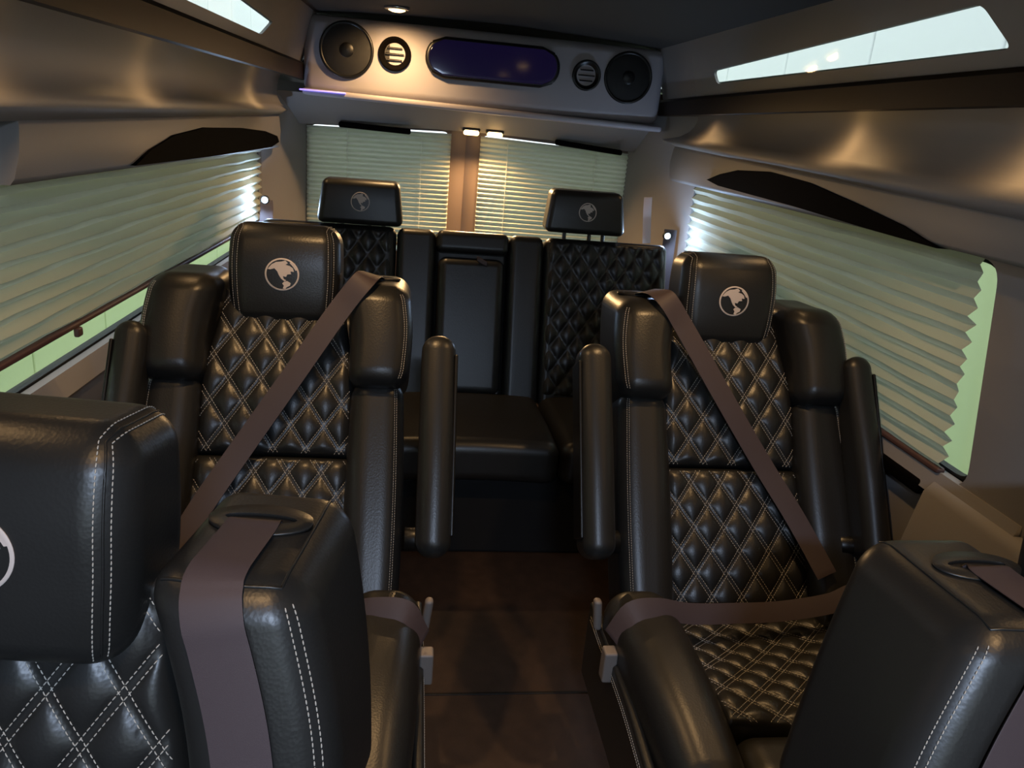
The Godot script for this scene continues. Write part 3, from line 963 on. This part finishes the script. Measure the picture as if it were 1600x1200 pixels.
func console() -> void:
	# speaker console across the back, above the rear doors
	var z0 := -3.35
	var t := thing("overhead_console", "grey padded overhead console above the rear doors holding speakers and screen", "console", Vector3.ZERO)
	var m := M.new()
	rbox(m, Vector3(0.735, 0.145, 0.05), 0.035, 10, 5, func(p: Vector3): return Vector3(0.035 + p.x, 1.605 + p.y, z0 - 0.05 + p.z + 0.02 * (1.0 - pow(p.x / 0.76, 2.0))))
	put(m, "panel", "vinyl_lit", t)
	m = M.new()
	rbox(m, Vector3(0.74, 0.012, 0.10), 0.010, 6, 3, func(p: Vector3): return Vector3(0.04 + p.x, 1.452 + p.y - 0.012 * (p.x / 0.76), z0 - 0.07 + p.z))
	put(m, "lip", "vinyl_lit", t)
	m = M.new()
	rbox(m, Vector3(0.09, 0.003, 0.004), 0.0028, 2, 2, func(p: Vector3): return Vector3(-0.62 + p.x, 1.468 + p.y, z0 + 0.034 + p.z))
	put(m, "violet_light_strip", "violet_glow", t)
	# header below the console
	m = M.new()
	sheet(m, steps(-0.95, 0.95, 12), steps(0, 4, 4), func(x, u, d): return Vector3(x, lerpf(1.36, 1.46, u / 4.0) - 0.03 * pow(x / 0.8, 2.0) * (1.0 - u / 4.0), -3.60 + 0.16 * u / 4.0 - d), 0.03)
	struct_mesh(flipped(m), "trim_4", "vinyl", "grey header panel under the overhead console")
	for s in [[-0.425, 1.343, 0.155, -0.02], [0.53, 1.338, 0.155, -0.07]]:
		m = M.new()
		rbox(m, Vector3(s[2], 0.012, 0.02), 0.009, 3, 3, func(p: Vector3): return Vector3(s[0] + p.x, s[1] + p.y + s[3] * p.x, -3.575 + p.z))
		put(m, "grab_slot", "dark_trim", t)
	# round speakers
	var spk := 0
	for s in [[-0.531, 1.629, 0.106, "large round black speaker beside the lit ceiling lamp"], [0.612, 1.63, 0.102, "large round black speaker on the right end of the console"]]:
		var zc: float = z0 + 0.02 * (1.0 - pow(s[0] / 0.76, 2.0))
		var sp := thing("loudspeaker", s[3], "speaker", Vector3(s[0], s[1], zc), "round console speakers")
		m = M.new()
		lathe(m, [[s[2], 0.0], [s[2], 0.006], [s[2] * 0.97, 0.011], [s[2] * 0.90, 0.011], [s[2] * 0.87, 0.004]], 48, Transform3D.IDENTITY)
		put(m, "ring", "plastic_black", sp)
		m = M.new()
		lathe(m, [[s[2] * 0.90, 0.007], [s[2] * 0.7, 0.010], [s[2] * 0.45, 0.012], [s[2] * 0.26, 0.012]], 48, Transform3D.IDENTITY)
		put(m, "cone", "speaker_mesh", sp)
		m = M.new()
		lathe(m, [[s[2] * 0.28, 0.010], [s[2] * 0.24, 0.014], [s[2] * 0.13, 0.017], [0.0, 0.018]], 32, Transform3D.IDENTITY)
		put(m, "dust_cap", "lens", sp)
		spk += 1
	for s in [[-0.344, 1.631, 0.064, "small round air vent lit warm under the ceiling lamp"], [0.435, 1.623, 0.060, "small dark round air vent right of the screen"]]:
		var zc: float = z0 + 0.02 * (1.0 - pow(s[0] / 0.76, 2.0))
		var v := thing("air_vent", s[3], "vent", Vector3(s[0], s[1], zc), "round console air vents")
		m = M.new()
		lathe(m, [[s[2], 0.0], [s[2], 0.008], [s[2] * 0.95, 0.013], [s[2] * 0.84, 0.012], [s[2] * 0.62, -0.002], [s[2] * 0.58, -0.002]], 40, Transform3D.IDENTITY)
		put(m, "bezel", "plastic_black" if s[0] > 0 else "dark_trim", v)
		m = M.new()
		lathe(m, [[s[2] * 0.62, -0.0015], [0.0, -0.0015]], 32, Transform3D.IDENTITY)
		put(m, "throat", "rubber", v)
		for k in 3:
			m = M.new()
			box_at(m, Vector3(0, (k - 1) * s[2] * 0.34, 0.002), Vector3(s[2] * (0.58 if k == 1 else 0.46), 0.0015, 0.006), 0.0012, Basis(Vector3.RIGHT, 0.5))
			put(m, "louvre", "plastic_black", v)
	# screen
	var tv := thing("television", "wide rounded dark screen in the overhead console, its violet reflection put in as glow", "screen", Vector3(0.048, 1.635, z0 + 0.026))
	m = M.new()
	rbox(m, Vector3(0.272, 0.078, 0.013), 0.0125, 8, 5, func(p: Vector3):
		var q := quad_round(p, 0.272, 0.078, 0.077)
		return Vector3(q.x, q.y, p.z + 0.005))
	put(m, "frame", "plastic_black", tv)
	m = M.new()
	rbox(m, Vector3(0.258, 0.066, 0.006), 0.005, 10, 3, func(p: Vector3):
		var q := quad_round(p, 0.258, 0.066, 0.065)
		return Vector3(q.x, q.y, 0.0155 + p.z))
	put(m, "screen_glass", "tv_glass", tv)

# round the corners of a flat box in x and y
func quad_round(p: Vector3, hx: float, hy: float, r: float) -> Vector2:
	var q := Vector2(p.x, p.y)
	var c := Vector2(clampf(q.x, -(hx - r), hx - r), clampf(q.y, -(hy - r), hy - r))
	var d := q - c
	var l := d.length()
	if l < 1e-6: return q
	var sq := maxf(absf(d.x), absf(d.y))
	return c + d * (sq / l)

func rear_doors() -> void:
	var w := struct_node("wall_rear", "grey rear end wall of the van")
	var m := M.new()
	sheet(m, [-1.1, 1.1], [-0.1, 0.62], func(x, y, d): return Vector3(x, y, -3.70 - d), 0.04)
	put(flipped(m), "lower_panel", "vinyl", w)
	m = M.new()
	sheet(m, [-1.0, 1.0], [1.40, 1.60], func(x, y, d): return Vector3(x, y, -3.72 - d), 0.04)
	sheet(m, [-0.84, 0.84], [1.58, 1.9], func(x, y, d): return Vector3(x, y, -3.72 - d), 0.04)
	put(flipped(m), "upper_panel", "vinyl", w)
	# D pillars
	for s in [-1, 1]:
		m = M.new()
		var a := Vector2(-0.875, -3.36) if s < 0 else Vector2(0.89, -3.12)
		var b := Vector2(-0.725, -3.68) if s < 0 else Vector2(0.735, -3.68)
		sheet(m, steps(0, 1, 6), steps(-0.05, 1.50, 8), func(u, y, d):
			var q := a.lerp(b, u)
			var bulge := 0.02 * sin(u * PI)
			return Vector3(q.x - s * bulge + s * d, y, q.y), 0.03)
		struct_mesh(flipped(m) if s < 0 else m, "trim_%d" % (5 if s < 0 else 6), "vinyl", "grey corner pillar beside the %s rear door" % ["left" if s < 0 else "right"])
	for k in 2:
		var x0 := -0.98 if k == 0 else -0.020
		var x1 := -0.0205 if k == 0 else 0.98
		var i0 := -0.715 if k == 0 else 0.055
		var i1 := -0.098 if k == 0 else 0.735
		var d := struct_node("door_%d" % (k + 1), "%s rear door with shaded window" % ["left", "right"][k])
		m = M.new()
		var c := [Vector2(i0, 0.80), Vector2(i1, 0.80), Vector2(i1, 1.352), Vector2(i0, 1.335)]
		if k == 1: c = [Vector2(i0, 0.80), Vector2(i1, 0.80), Vector2(i1, 1.325), Vector2(i0, 1.352)]
		var o := [Vector2(x0, 0.60), Vector2(x1, 0.60), Vector2(x1, 1.46), Vector2(x0, 1.46)]
		ring_panel(m, quadloop(c, 0.03, 5, 8), quadloop(o, 0.0, 5, 8), func(x, y, dd): return Vector3(x, y, -3.665 - dd), 0.045, true)
		put(m, "door_frame", "door_trim", d)
		if k == 0:
			m = M.new()
			box_at(m, Vector3(-0.02, 1.03, -3.70), Vector3(0.02, 0.43, 0.012), 0.004)
			put(m, "door_seal", "rubber", d)
		m = M.new()
		plate(m, PackedVector2Array([c[3], c[2], c[1], c[0]]), func(x, y, dd): return Vector3(x, y, -3.70 - dd), 0.004)
		put(m, "pane", "glass", d)
		# shade in the door window
		var sh := thing("pleated_shade", "pleated shade in the %s rear door window behind the sofa" % ["left", "right"][k], "blind", Vector3.ZERO, "pleated cloth shades")
		m = M.new()
		var rows := 24
		var y0 := 1.345
		var y1 := 0.84
		for j in rows * 2 + 1:
			for i in 13:
				var x := lerpf(i0 - 0.010, i1 + 0.010, i / 12.0)
				var y := lerpf(y0, y1, j / (rows * 2.0))
				if k == 0: y -= 0.014 * (i1 - x) / 0.6 * (1.0 - j / 48.0)
				else: y -= 0.022 * (x - i0) / 0.7 * (1.0 - j / 48.0)
				m.pt(Vector3(x, y, -3.655 + (0.006 if j % 2 == 0 else -0.006)))
		for j in rows * 2:
			for i in 12:
				var a := j * 13 + i
				m.quad(a, a + 1, a + 14, a + 13)
		put(m, "cloth", "shade_cloth", sh, false, true)
		for u in ([0.27, 0.80] if k == 0 else [0.17, 0.78]):
			m = M.new()
			var x := lerpf(i0, i1, u)
			tube(m, [Vector3(x, 1.325, -3.646), Vector3(x + 0.005, 0.86, -3.646)], 0.0013, 6)
			put(m, "lift_cord", "cord", sh)
		m = M.new()
		box_at(m, Vector3((i0 + i1) * 0.5, 0.835, -3.655), Vector3((i1 - i0) * 0.5 - 0.006, 0.006, 0.009), 0.004)
		put(m, "bottom_rail", "shade_rail", sh)

func sofa() -> void:
	var t := thing("rear_sofa", "black leather three-seat rear sofa with quilted backrests and fold-down centre armrest", "sofa", Vector3(0, 0, -2.76))
	var k := 0.31
	var place := func(p: Vector3) -> Vector3: return Vector3(p.x, 0.40 + p.y * cos(k) + p.z * sin(k), -p.y * sin(k) + p.z * cos(k))
	var m: M
	# backrest blocks: left, centre strips, right
	for b in [[-0.80, -0.305, "q"], [-0.302, -0.155, "p"], [0.126, 0.262, "p"], [0.265, 0.76, "q"]]:
		var hx: float = (b[1] - b[0]) * 0.5
		var cx: float = (b[1] + b[0]) * 0.5
		m = M.new()
		rbox(m, Vector3(hx, 0.335, 0.075), 0.03, 5, 4, func(p: Vector3): return place.call(Vector3(cx + p.x, 0.305 + p.y, -0.075 + p.z)))
		put(m, "back_cushion", "leather", t)
		if b[2] == "q":
			quilt("back_quilt", "leather", t, false, func(_s: float): return hx - 0.012, 0.02, 0.628, 0.072, 0.105, 0.009,
				func(x: float, _s: float): return 0.004 - 0.1 * x * x, func(p: Vector3): return place.call(Vector3(cx + p.x, p.y, p.z)), 96, 110, "", 0.03)
	# centre: recessed bay, cap and fold-down armrest
	m = M.new()
	rbox(m, Vector3(0.142, 0.335, 0.05), 0.02, 3, 3, func(p: Vector3): return place.call(Vector3(-0.0145 + p.x, 0.305 + p.y, -0.10 + p.z)))
	put(m, "centre_bay", "leather", t)
	m = M.new()
	rbox(m, Vector3(0.139, 0.042, 0.072), 0.025, 5, 4, func(p: Vector3): return place.call(Vector3(-0.0145 + p.x, 0.598 + p.y, -0.068 + p.z)))
	put(m, "centre_cap", "leather", t)
	m = M.new()
	rbox(m, Vector3(0.128, 0.262, 0.055), 0.035, 6, 5, func(p: Vector3): return place.call(Vector3(-0.016 + p.x, 0.278 + p.y, -0.045 + p.z)))
	var arm := put(m, "centre_armrest", "leather", t)
	m = M.new()
	rbox(m, Vector3(0.020, 0.010, 0.004), 0.0035, 2, 2, func(p: Vector3): return place.call(Vector3(0.022 + p.x, 0.525 + p.y - p.x * 0.5, 0.012 + p.z)))
	put(m, "pull_strap", "belt", arm)
	# headrests
	for h in [[-0.440, 0.0], [0.415, 0.022]]:
		var hh := Vector3(0.150, 0.080, 0.055)
		var head := func(p: Vector3) -> Vector3:
			var u := (p.y + 0.08) / 0.16
			var z := p.z + smoothstep(0.0, 0.055, p.z) * (0.006 * (1.0 - pow(p.x / 0.15, 2)) - 1.2 * pow(maxf(0, p.y), 2))
			return Vector3(h[0] + p.x * (1.06 - 0.13 * u), 1.086 + h[1] + p.y, -0.225 + z - 0.02 * u)
		m = M.new()
		rbox(m, hh, 0.024, 8, 5, head)
		var hd := put(m, "headrest", "leather", t)
		emblem(hd, 0.034, func(u, v, d): return head.call(Vector3(u, v, 0.0565 + d)), Vector2(0.0, 0.005))
		for px in [-0.07, 0.03, 0.085]:
			m = M.new()
			tube(m, [Vector3(h[0] + px, 1.03, -0.24), Vector3(h[0] + px, 0.96, -0.235)], 0.008, 8)
			put(m, "headrest_post", "plastic_black", t)
	# seat cushions and base
	for b in [[-0.80, -0.30], [-0.296, 0.262], [0.266, 0.76]]:
		var hx: float = (b[1] - b[0]) * 0.5
		var cx: float = (b[1] + b[0]) * 0.5
		m = M.new()
		rbox(m, Vector3(hx, 0.075, 0.28), 0.045, 6, 5, func(p: Vector3): return Vector3(cx + p.x, 0.358 + p.y + 0.010 * (1.0 - pow(p.x / hx, 2)) - 0.02 * smoothstep(0.1, -0.28, p.z), 0.235 + p.z))
		put(m, "seat_cushion", "leather", t)
	m = M.new()
	rbox(m, Vector3(0.78, 0.14, 0.25), 0.015, 3, 2, func(p: Vector3): return Vector3(-0.02 + p.x, 0.141 + p.y, 0.20 + p.z))
	put(m, "base", "carpet", t)

func lamps() -> void:
	# lit ceiling puck by the console, and more of them further forward
	for p in [[Vector3(-0.335, 1.764, -3.12), "round ceiling lamp glowing warm above the left console vent", 0.20],
		[Vector3(-0.40, 1.762, -1.45), "round ceiling lamp above the left middle seat", 0.19], [Vector3(0.40, 1.762, -1.45), "round ceiling lamp above the right middle seat", 0.17],
		[Vector3(-0.40, 1.762, -0.30), "round ceiling lamp above the near left seat", 0.09], [Vector3(0.40, 1.762, -0.30), "round ceiling lamp above the near right seat", 0.10]]:
		var l := thing("ceiling_light", p[1], "lamp", p[0], "warm ceiling pucks")
		var m := M.new()
		lathe(m, [[0.030, -0.003], [0.042, -0.003], [0.047, 0.0], [0.047, 0.012], [0.030, 0.012]], 32, Transform3D(Basis(Vector3.RIGHT, -PI / 2), Vector3(0, 0.004, 0)))
		put(m, "trim_ring", "chrome", l)
		m = M.new()
		lathe(m, [[0.0, -0.006], [0.018, -0.005], [0.031, 0.0]], 24, Transform3D(Basis(Vector3.RIGHT, -PI / 2), Vector3.ZERO))
		put(m, "lens_glow", "warm_glow", l)
		spot(p[0] + Vector3(0, -0.012, 0), p[0] + Vector3(0, -1.0, -0.35 if p[0].z < -3.0 else 0.0), WARM, p[2], 0.02, 70.0 if p[0].z < -3.0 else 48.0, l)
	# twin door lamps on the header
	for x in [-0.005, 0.100]:
		var l := thing("door_light", "small warm lamp on the door header, %s of the pair" % ["left" if x < 0.05 else "right"], "lamp", Vector3(x, 1.362, -3.585), "twin header lamps")
		var m := M.new()
		rbox(m, Vector3(0.040, 0.010, 0.022), 0.008, 3, 3, func(p: Vector3): return p + Vector3(0, 0.008, -0.004))
		put(m, "housing", "plastic_black", l)
		m = M.new()
		rbox(m, Vector3(0.034, 0.011, 0.016), 0.009, 3, 3, func(p: Vector3): return p + Vector3(0, -0.004, 0.008))
		put(m, "lens_glow", "warm_glow", l)
		spot(Vector3(x, 1.343, -3.57), Vector3(x, 0.6, -3.12), WARM, 0.30, 0.02, 80.0, l)
	# lamps under the rails
	for s in [-1, 1]:
		for z in [-0.75, -1.30, -1.95, -2.95]:
			var rxx: float = (0.772 - 0.066 * clampf((-z - 1.36) / 1.9, -0.6, 1.1)) if s < 0 else 0.782
			var at := Vector3(s * (rxx + 0.032), 1.520, z)
			var l := thing("rail_light", "small warm downlight under the %s wooden rail, %s" % ["left" if s < 0 else "right", {-0.75: "nearest", -1.30: "second from the front", -1.95: "third from the front", -2.95: "next to the rear console"}[z]], "lamp", at, "downlights under the rails")
			var m := M.new()
			lathe(m, [[0.0, -0.003], [0.012, -0.003], [0.017, 0.0], [0.017, 0.008]], 20, Transform3D(Basis(Vector3.RIGHT, -PI / 2), Vector3.ZERO))
			put(m, "lens_glow", "warm_glow", l)
			spot(at + Vector3(0, -0.008, 0), at + Vector3(-s * 0.10, -1.0, 0), WARM, 0.016, 0.05, 82.0, l)
	# white dome lamp over the cab, behind the camera
	var dome := thing("dome_light", "flat white dome lamp on the cab ceiling", "lamp", Vector3(-0.15, 1.742, 0.55))
	var dm := M.new()
	rbox(dm, Vector3(0.12, 0.010, 0.07), 0.008, 3, 3, func(p: Vector3): return p)
	put(dm, "housing", "plastic_grey", dome)
	dm = M.new()
	rbox(dm, Vector3(0.10, 0.004, 0.05), 0.0035, 3, 2, func(p: Vector3): return p + Vector3(0, -0.011, 0))
	put(dm, "lens_glow", "cool_glow", dome)
	var al := AreaLight3D.new()
	al.name = "lamp_light"
	al.area_size = Vector2(0.20, 0.10)
	al.light_color = Color(0.80, 0.88, 1.0)
	al.light_energy = 0.95
	al.area_range = 12.0
	al.shadow_enabled = true
	dome.add_child(al)
	al.rotation = Vector3(-PI / 2, 0, 0)
	al.position = Vector3(0, -0.02, 0)
	# little white lamps by the rear corners
	for a in [[Vector3(-0.825, 1.045, -3.18), "small white lamp by the left rear window corner"], [Vector3(0.785, 1.030, -3.06), "small white lamp beside the right rear seat belt"]]:
		var l := thing("reading_light", a[1], "lamp", a[0], "white corner lamps")
		var m := M.new()
		lathe(m, [[0.0, 0.008], [0.009, 0.006], [0.012, 0.0], [0.012, -0.012], [0.0, -0.012]], 20, Transform3D.IDENTITY)
		put(m, "lens_glow", "cool_glow", l)
		m = M.new()
		lathe(m, [[0.012, 0.0], [0.017, -0.002], [0.017, -0.016], [0.0, -0.016]], 20, Transform3D.IDENTITY)
		put(m, "holder", "plastic_black", l)
		omni(a[0] + Vector3(0, 0, 0.014), COOL, 0.03, 0.01, l)

func small_things() -> void:
	# belts of the rear sofa on the right pillar
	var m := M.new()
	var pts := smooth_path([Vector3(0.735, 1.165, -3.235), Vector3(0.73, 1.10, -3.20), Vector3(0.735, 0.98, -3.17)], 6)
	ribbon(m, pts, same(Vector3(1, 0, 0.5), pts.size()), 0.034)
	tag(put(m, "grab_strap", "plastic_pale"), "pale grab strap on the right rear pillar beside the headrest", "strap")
	m = M.new()
	pts = smooth_path([Vector3(0.822, 1.048, -3.14), Vector3(0.820, 0.95, -3.13), Vector3(0.812, 0.78, -3.10), Vector3(0.812, 0.60, -3.05)], 6)
	ribbon(m, pts, same(Vector3(1, 0, 0.35), pts.size()), 0.052)
	tag(put(m, "seat_belt", "belt"), "belt strap glowing blue-white below the right corner lamp", "belt", "rear sofa belts")
	m = M.new()
	pts = smooth_path([Vector3(-0.835, 1.035, -3.27), Vector3(-0.83, 1.00, -3.25), Vector3(-0.83, 0.90, -3.2), Vector3(-0.83, 0.70, -3.1)], 6)
	ribbon(m, pts, same(Vector3(1, 0, -0.35), pts.size()), 0.05)
	tag(put(m, "seat_belt", "belt"), "belt strap by the left corner lamp, mostly behind the seat", "belt", "rear sofa belts")
	# grab handle slot in the right wall and ledge
	m = M.new()
	rbox(m, Vector3(0.012, 0.018, 0.10), 0.011, 4, 4, func(p: Vector3): return Vector3(0.882 + p.x, 0.726 + p.y, -1.50 + p.z))
	put(m, "grab_handle", "dark_trim", get_node("wall_right"))
	m = M.new()
	var lp := [[0.897, 0.758], [0.880, 0.756], [0.862, 0.735], [0.845, 0.640], [0.838, 0.600], [0.838, 0.20], [0.897, 0.20]]
	sheet(m, steps(-1.37, 0.6, 8), steps(0, 6, 6), func(z, u, d): return Vector3(lp[6 - int(u)][0] + d, lp[6 - int(u)][1], z), 0.01)
	tag(put(m, "wall_ledge", "vinyl"), "padded grey sloping ledge along the right wall behind the near right seat", "ledge")
	m = M.new()
	rbox(m, Vector3(0.05, 0.05, 0.9), 0.04, 5, 5, func(p: Vector3): return Vector3(-0.93 + p.x, 0.66 + p.y, -1.45 + p.z))
	tag(put(m, "wall_ledge", "vinyl"), "padded grey ledge along the left wall under the window", "ledge")

func outside() -> void:
	for s in [-1, 1]:
		var w := thing("garage_wall", "two-tone garage wall outside the %s windows, green below and pale above" % ["left" if s < 0 else "right"], "wall", Vector3(s * 2.6, -0.7, 0))
		var n := 16
		for i in n:
			var z0 := -15.8 + i * 1.2
			for lay in [[0.0, 2.0, "wall_green"], [2.0, 5.0, "wall_pale"]]:
				var m := M.new()
				box_at(m, Vector3(0.05 * s, (lay[0] + lay[1]) * 0.5, z0 + 0.59), Vector3(0.05, (lay[1] - lay[0]) * 0.5 - 0.003, 0.592), 0.012)
				put(m, "wall_panel", lay[2], w)
	var g := M.new()
	box_at(g, Vector3(0, -0.75, -1.0), Vector3(8, 0.05, 18), 0.01)
	struct_mesh(g, "ground", "ground", "pale green painted garage ground")

func _ready() -> void:
	# camera
	var cam := Camera3D.new()
	cam.name = "camera"
	add_child(cam)
	var vf := Vector3(650 - 800, 600 - 184, -1200.0)
	var ly := -(vf.x * 8600.0 + 1440000.0) / vf.y
	var fr := vf.normalized()
	var rt := Vector3(8600.0, ly, -1200.0).normalized()
	var up := rt.cross(fr)
	cam.transform = Transform3D(Basis(Vector3(rt.x, up.x, -fr.x), Vector3(rt.y, up.y, -fr.y), Vector3(rt.z, up.z, -fr.z)), Vector3(-0.25, 1.4, 0.0))
	cam.fov = rad_to_deg(2.0 * atan(0.5))
	cam.near = 0.02
	cam.far = 100.0
	cam.current = true
	# sky
	var we := WorldEnvironment.new()
	we.name = "environment"
	var env := Environment.new()
	env.background_mode = Environment.BG_COLOR
	env.background_color = Color(0.91, 0.97, 1.0)
	env.background_energy_multiplier = 0.66
	env.tonemap_mode = Environment.TONE_MAPPER_LINEAR
	env.tonemap_exposure = 3.2
	env.sdfgi_enabled = true
	env.ssao_enabled = true
	env.ssil_enabled = true
	we.environment = env
	add_child(we)
	make_materials()

	# floor and ceiling
	var m := M.new()
	box_at(m, Vector3(0, -0.03, -0.95), Vector3(1.1, 0.03, 2.9), 0.004)
	struct_mesh(m, "floor", "floor", "dark brown vinyl floor of the aisle")
	m = M.new()
	for z in [-1.62, -0.6]:
		box_at(m, Vector3(0.0, 0.001, z), Vector3(0.9, 0.0015, 0.004), 0.001)
	struct_mesh(m, "trim_3", "rubber", "thin dark seam across the aisle floor")
	m = M.new()
	sheet(m, steps(-0.80, 0.80, 16), [-3.9, 1.95], func(x, z, d): return Vector3(x, 1.750 + 0.030 * (1.0 - pow(x / 0.8, 2.0)) + d, z), 0.03)
	struct_mesh(m, "ceiling", "ceiling_cloth", "dark cloth ceiling of the van")
	side_wall(-1)
	side_wall(1)
	rear_doors()
	# front end with the windscreen opening behind the camera
	var wf := struct_node("wall_front", "front end of the van with windscreen")
	m = M.new()
	ring_panel(m, quadloop([Vector2(-0.80, 0.90), Vector2(0.80, 0.90), Vector2(0.70, 1.62), Vector2(-0.70, 1.62)], 0.08, 5, 8), quadloop([Vector2(-1.1, -0.1), Vector2(1.1, -0.1), Vector2(1.1, 1.9), Vector2(-1.1, 1.9)], 0.0, 5, 8), func(x, y, d): return Vector3(x, y, 1.25 + d), 0.05)
	put(m, "cab_panel", "vinyl", wf)
	m = M.new()
	plate(m, PackedVector2Array([Vector2(-0.82, 0.88), Vector2(0.82, 0.88), Vector2(0.72, 1.64), Vector2(-0.72, 1.64)]), func(x, y, d): return Vector3(x, y, 1.28 + d), 0.004)
	put(m, "windscreen", "glass", wf)
	console()
	sofa()
	lamps()
	# seats: the middle pair, then copies nearer the camera
	var ml := seat(-1, "captain_seat", "black leather captain seat left of the aisle with a belt across its quilt", Vector3(-0.535, 0, -1.47), 0.5538, 0.40, 0.7324, 0.002)
	belt_across(ml, -1)
	var mr := seat(1, "captain_seat", "black leather captain seat right of the aisle with a belt across its quilt", Vector3(0.541, 0, -1.47), 0.5538, 0.40, 0.7324, 0.002)
	belt_across(mr, 1)
	var fl := seat(-1, "captain_seat", "near left leather seat, large in the corner, belt hanging from its shoulder", Vector3(-0.628, 0, -0.52), 0.27, 0.295, 0.728, 0.005, 0.055)
	fl.rotation.y = -0.14
	belt_hanging(fl, -1, -0.004)
	var frs := seat(1, "captain_seat", "near right leather seat, only its rounded shoulder in the corner", Vector3(0.602, 0, -0.47), 0.27, 0.265, 0.728, 0.005, 0.115, -0.014)
	frs.rotation.y = 0.03
	belt_hanging(frs, 1, -0.020)
	small_things()
	outside()
